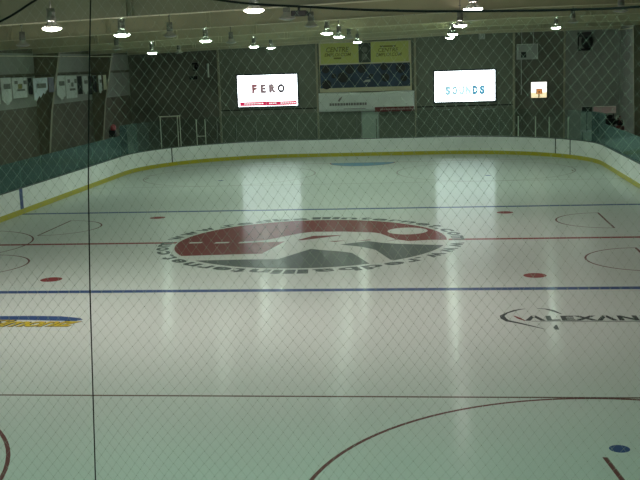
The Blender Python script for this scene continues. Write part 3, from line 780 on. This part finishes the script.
t = empty('platform', (48.8, 111, FL), 'dark platform behind the far right corner glass', 'platform')
build(MB().box(44.5, 53.2, 108, 114, 2.75, 3.0), 'deck', M['grey'], t)
for x in (44.8, 52.8):
    for y in (108.3, 113.6): build(MB().box(x-.1, x+.15, y-.15, y+.15, FL, 2.75), 'leg', M['black'], t)
build(MB().box(44.55, 53.15, 108.05, 108.15, FL, 2.75), 'skirt', M['grey'], t)
t = empty('pink_board', (48.9, 112.5, 3), 'pale pink oblong board standing on the dark platform', 'board')
build(MB().box(46.9, 51.5, 112.4, 112.7, 6.5, 7.95), 'panel', M['pink'], t, bevel=.04)
for x in (47.4, 51.0): build(MB().box(x-.08, x+.08, 112.5, 112.65, 3.0, 6.5), 'leg', M['black'], t)
t = empty('floor_loudspeaker', (45.3, 109.5, 3.0), 'small black box on a pole left of the pink board', 'loudspeaker')
build(MB().box(44.15, 46.2, 109.6, 110.4, 7.0, 8.1), 'cabinet', M['black'], t, bevel=.06)
build(MB().tube([(45.2, 110, 3.0), (45.2, 110, 7.0)], .1), 'pole', M['black'], t)
def bag(x, y, z, sx, sy, sz, m_, lb, strap):
    t = empty('equipment_bag', (x, y, z), lb, 'bag', 'bags heaped on the platform')
    prof = []
    q = MB(); nu, nv = 16, 10
    for j in range(nv+1):
        v = j/nv*pi-pi/2
        for k in range(nu):
            a = 2*pi*k/nu; sg = lambda c, e: math.copysign(abs(c)**e, c)
            q.v.append((x+sx*sg(cos(v), .5)*sg(cos(a), .6), y+sy*sg(cos(v), .5)*sg(sin(a), .6), z+sz+sz*sg(sin(v), .6)))
    for j in range(nv):
        for k in range(nu): q.f.append((j*nu+k, j*nu+(k+1) % nu, (j+1)*nu+(k+1) % nu, (j+1)*nu+k)); q.mi.append(0)
    build(q, 'bag_body', M[m_], t, True)
    build(MB().tube([(x-sx*.5, y-sy*1.02, z+sz*.8), (x-sx*.3, y-sy*1.08, z+sz*1.7), (x+sx*.3, y-sy*1.08, z+sz*1.7), (x+sx*.5, y-sy*1.02, z+sz*.8)], .07, 6), 'strap', M[strap], t, True)
bag(49.8, 109.7, 3.0, 1.2, .9, .62, 'darkcloth', 'large black bag at the bottom left of the heap on the platform', 'redcloth')
bag(51.9, 109.6, 3.0, .85, .8, .55, 'redcloth', 'dull red bag at the bottom right of the heap on the platform', 'darkcloth')
bag(50.0, 109.7, 4.24, 1.15, .85, .7, 'darkcloth', 'big black bag lying on top of the bottom left one', 'darkcloth')
bag(51.85, 109.7, 4.1, .66, .75, .6, 'darkcloth', 'black bag with a red strap on the dull red bag', 'redcloth')
bag(49.6, 109.8, 5.64, .8, .7, .36, 'darkcloth', 'small black bag topmost on the heap', 'darkcloth')
bag(51.6, 109.9, 5.3, .45, .5, .42, 'redcloth', 'small dull red bag perched on the right of the heap', 'darkcloth')

SCALING = RINK
# ------------------------------------------------------------------ safety net hung over the near boards
NY = -97.6
sn = empty('safety_net', (12, NY, 9), 'knotted grey safety net hung from a sagging black rope, in front of everything', 'net')
def spl(P, n=14):
    out = []
    for i in range(len(P)-1):
        p0 = P[max(i-1, 0)]; p1 = P[i]; p2 = P[i+1]; p3 = P[min(i+2, len(P)-1)]
        for k in range(n):
            t = k/n
            out.append(tuple(.5*((2*p1[j])+(-p0[j]+p2[j])*t+(2*p0[j]-5*p1[j]+4*p2[j]-p3[j])*t*t+(-p0[j]+3*p1[j]-3*p2[j]+p3[j])*t**3) for j in range(2)))
    return out+[P[-1]]
ropeL = spl([(1.5, 19.95), (4.0, 19.3), (6.5, 19.05), (8.2, 19.22), (9.07, 19.52), (9.47, 19.72), (9.99, 19.98)])
ropeR = spl([(9.99, 19.98), (11.19, 19.66), (12.19, 19.545), (12.97, 19.485), (13.75, 19.455), (14.5, 19.44), (15.12, 19.445), (16.5, 19.52), (18.5, 19.72), (20, 19.95)])
allr = ropeL+ropeR[1:]
def rope_z(x):
    for (a, za), (b, zb) in zip(allr[:-1], allr[1:]):
        if a <= x <= b: return za+(zb-za)*(x-a)/max(b-a, 1e-6)
    return 19.9
build(MB().tube([(x, NY, z) for x, z in allr], .011, 8), 'head_rope', M['rope'], sn, True)
build(MB().tube([(10.03, NY-.02, 19.98), (10.012, NY-.02, 19.69), (9.927, NY-.02, 18.75), (9.864, NY-.02, 17.97), (9.8, NY-.02, 16.87), (9.768, NY-.02, 16.14), (9.711, NY-.02, 14.85), (9.55, NY-.02, 11.5), (9.2, NY-.02, 3.75)], .0068, 8), 'seam_cable', M['rope'], sn, True)
q = MB(); cr = .0009
cw, chh = .0525, .0685                       # half a mesh, across and up
i0, i1 = int(2.0/cw), int(20/cw); j0, j1 = int(3.82/chh), int(20/chh)
def node(i, j):
    x = i*cw; z = j*chh
    x2 = x+.05*sin(z*1.3+x*.4)+.018*sin(x*3.1+z*2.3)
    z2 = z+.05*sin(x*.9+1.0)+.015*sin(x*2.7-z*1.9)
    s = 1+.05*sin((x-11)*.55)
    return x2, NY+.012*sin(x*2)+.01*sin(z*3), z2
ids = {}
knots = MB()
okt = [(1, 0, 0), (-1, 0, 0), (0, 1, 0), (0, -1, 0), (0, 0, 1), (0, 0, -1)]
okf = [(0, 2, 4), (2, 1, 4), (1, 3, 4), (3, 0, 4), (2, 0, 5), (1, 2, 5), (3, 1, 5), (0, 3, 5)]
V = []; FF = []
for j in range(j0, j1):
    for i in range(i0, i1):
        if (i+j) & 1: continue
        p = node(i, j)
        if p[2] > rope_z(p[0]): continue
        k = .0042; n0 = len(V)
        V += [(p[0]+a*k, p[1]+b*k, p[2]+c*k*1.2) for a, b, c in okt]; FF += [tuple(n0+e for e in f) for f in okf]
        for di in (-1, 1):
            w = node(i+di, j+1)
            if w[2] > rope_z(w[0])+.03: continue
            dx, dz = w[0]-p[0], w[2]-p[2]; L = hypot(dx, dz); nx, nz = -dz/L*cr, dx/L*cr; n0 = len(V)
            for e in (p, w):
                V += [(e[0]+nx, e[1]+cr*.6, e[2]+nz), (e[0]-nx, e[1]+cr*.6, e[2]-nz), (e[0], e[1]-cr, e[2])]
            FF += [(n0, n0+1, n0+4, n0+3), (n0+1, n0+2, n0+5, n0+4), (n0+2, n0, n0+3, n0+5)]
q.v = V; q.f = FF; q.mi = [0]*len(FF)
build(q, 'netting', M['net'], sn)

# ------------------------------------------------------------------ camera, world, view
cd = bpy.data.cameras.new('camera'); cam = bpy.data.objects.new('camera', cd); COL.objects.link(cam)
yaw, pitch, roll, fpx = .1134, .1736, -.0323, 1015.28
fw = Vector((-sin(yaw)*cos(pitch), cos(yaw)*cos(pitch), -sin(pitch))); rt = Vector((cos(yaw), sin(yaw), 0)); up = rt.cross(fw)
c_, s_ = cos(roll), sin(roll)
rt, up = c_*rt+s_*up, -s_*rt+c_*up
mw = Matrix((rt, up, -fw)).transposed().to_4x4(); mw.translation = Vector((13.2303, -107.2401, 19.0454))*F
cam.matrix_world = mw
cd.sensor_fit = 'HORIZONTAL'; cd.sensor_width = 36; cd.lens = fpx*36/640; cd.clip_end = 500; cd.clip_start = .05
sc = bpy.context.scene; sc.camera = cam
w = bpy.data.worlds.new('world'); sc.world = w; w.use_nodes = True
w.node_tree.nodes['Background'].inputs[0].default_value = (.02, .025, .02, 1)
w.node_tree.nodes['Background'].inputs[1].default_value = .2
sc.view_settings.view_transform = 'Standard'; sc.view_settings.look = 'None'; sc.view_settings.gamma = 1
sc.view_settings.use_curve_mapping = False; sc.view_settings.exposure = 0
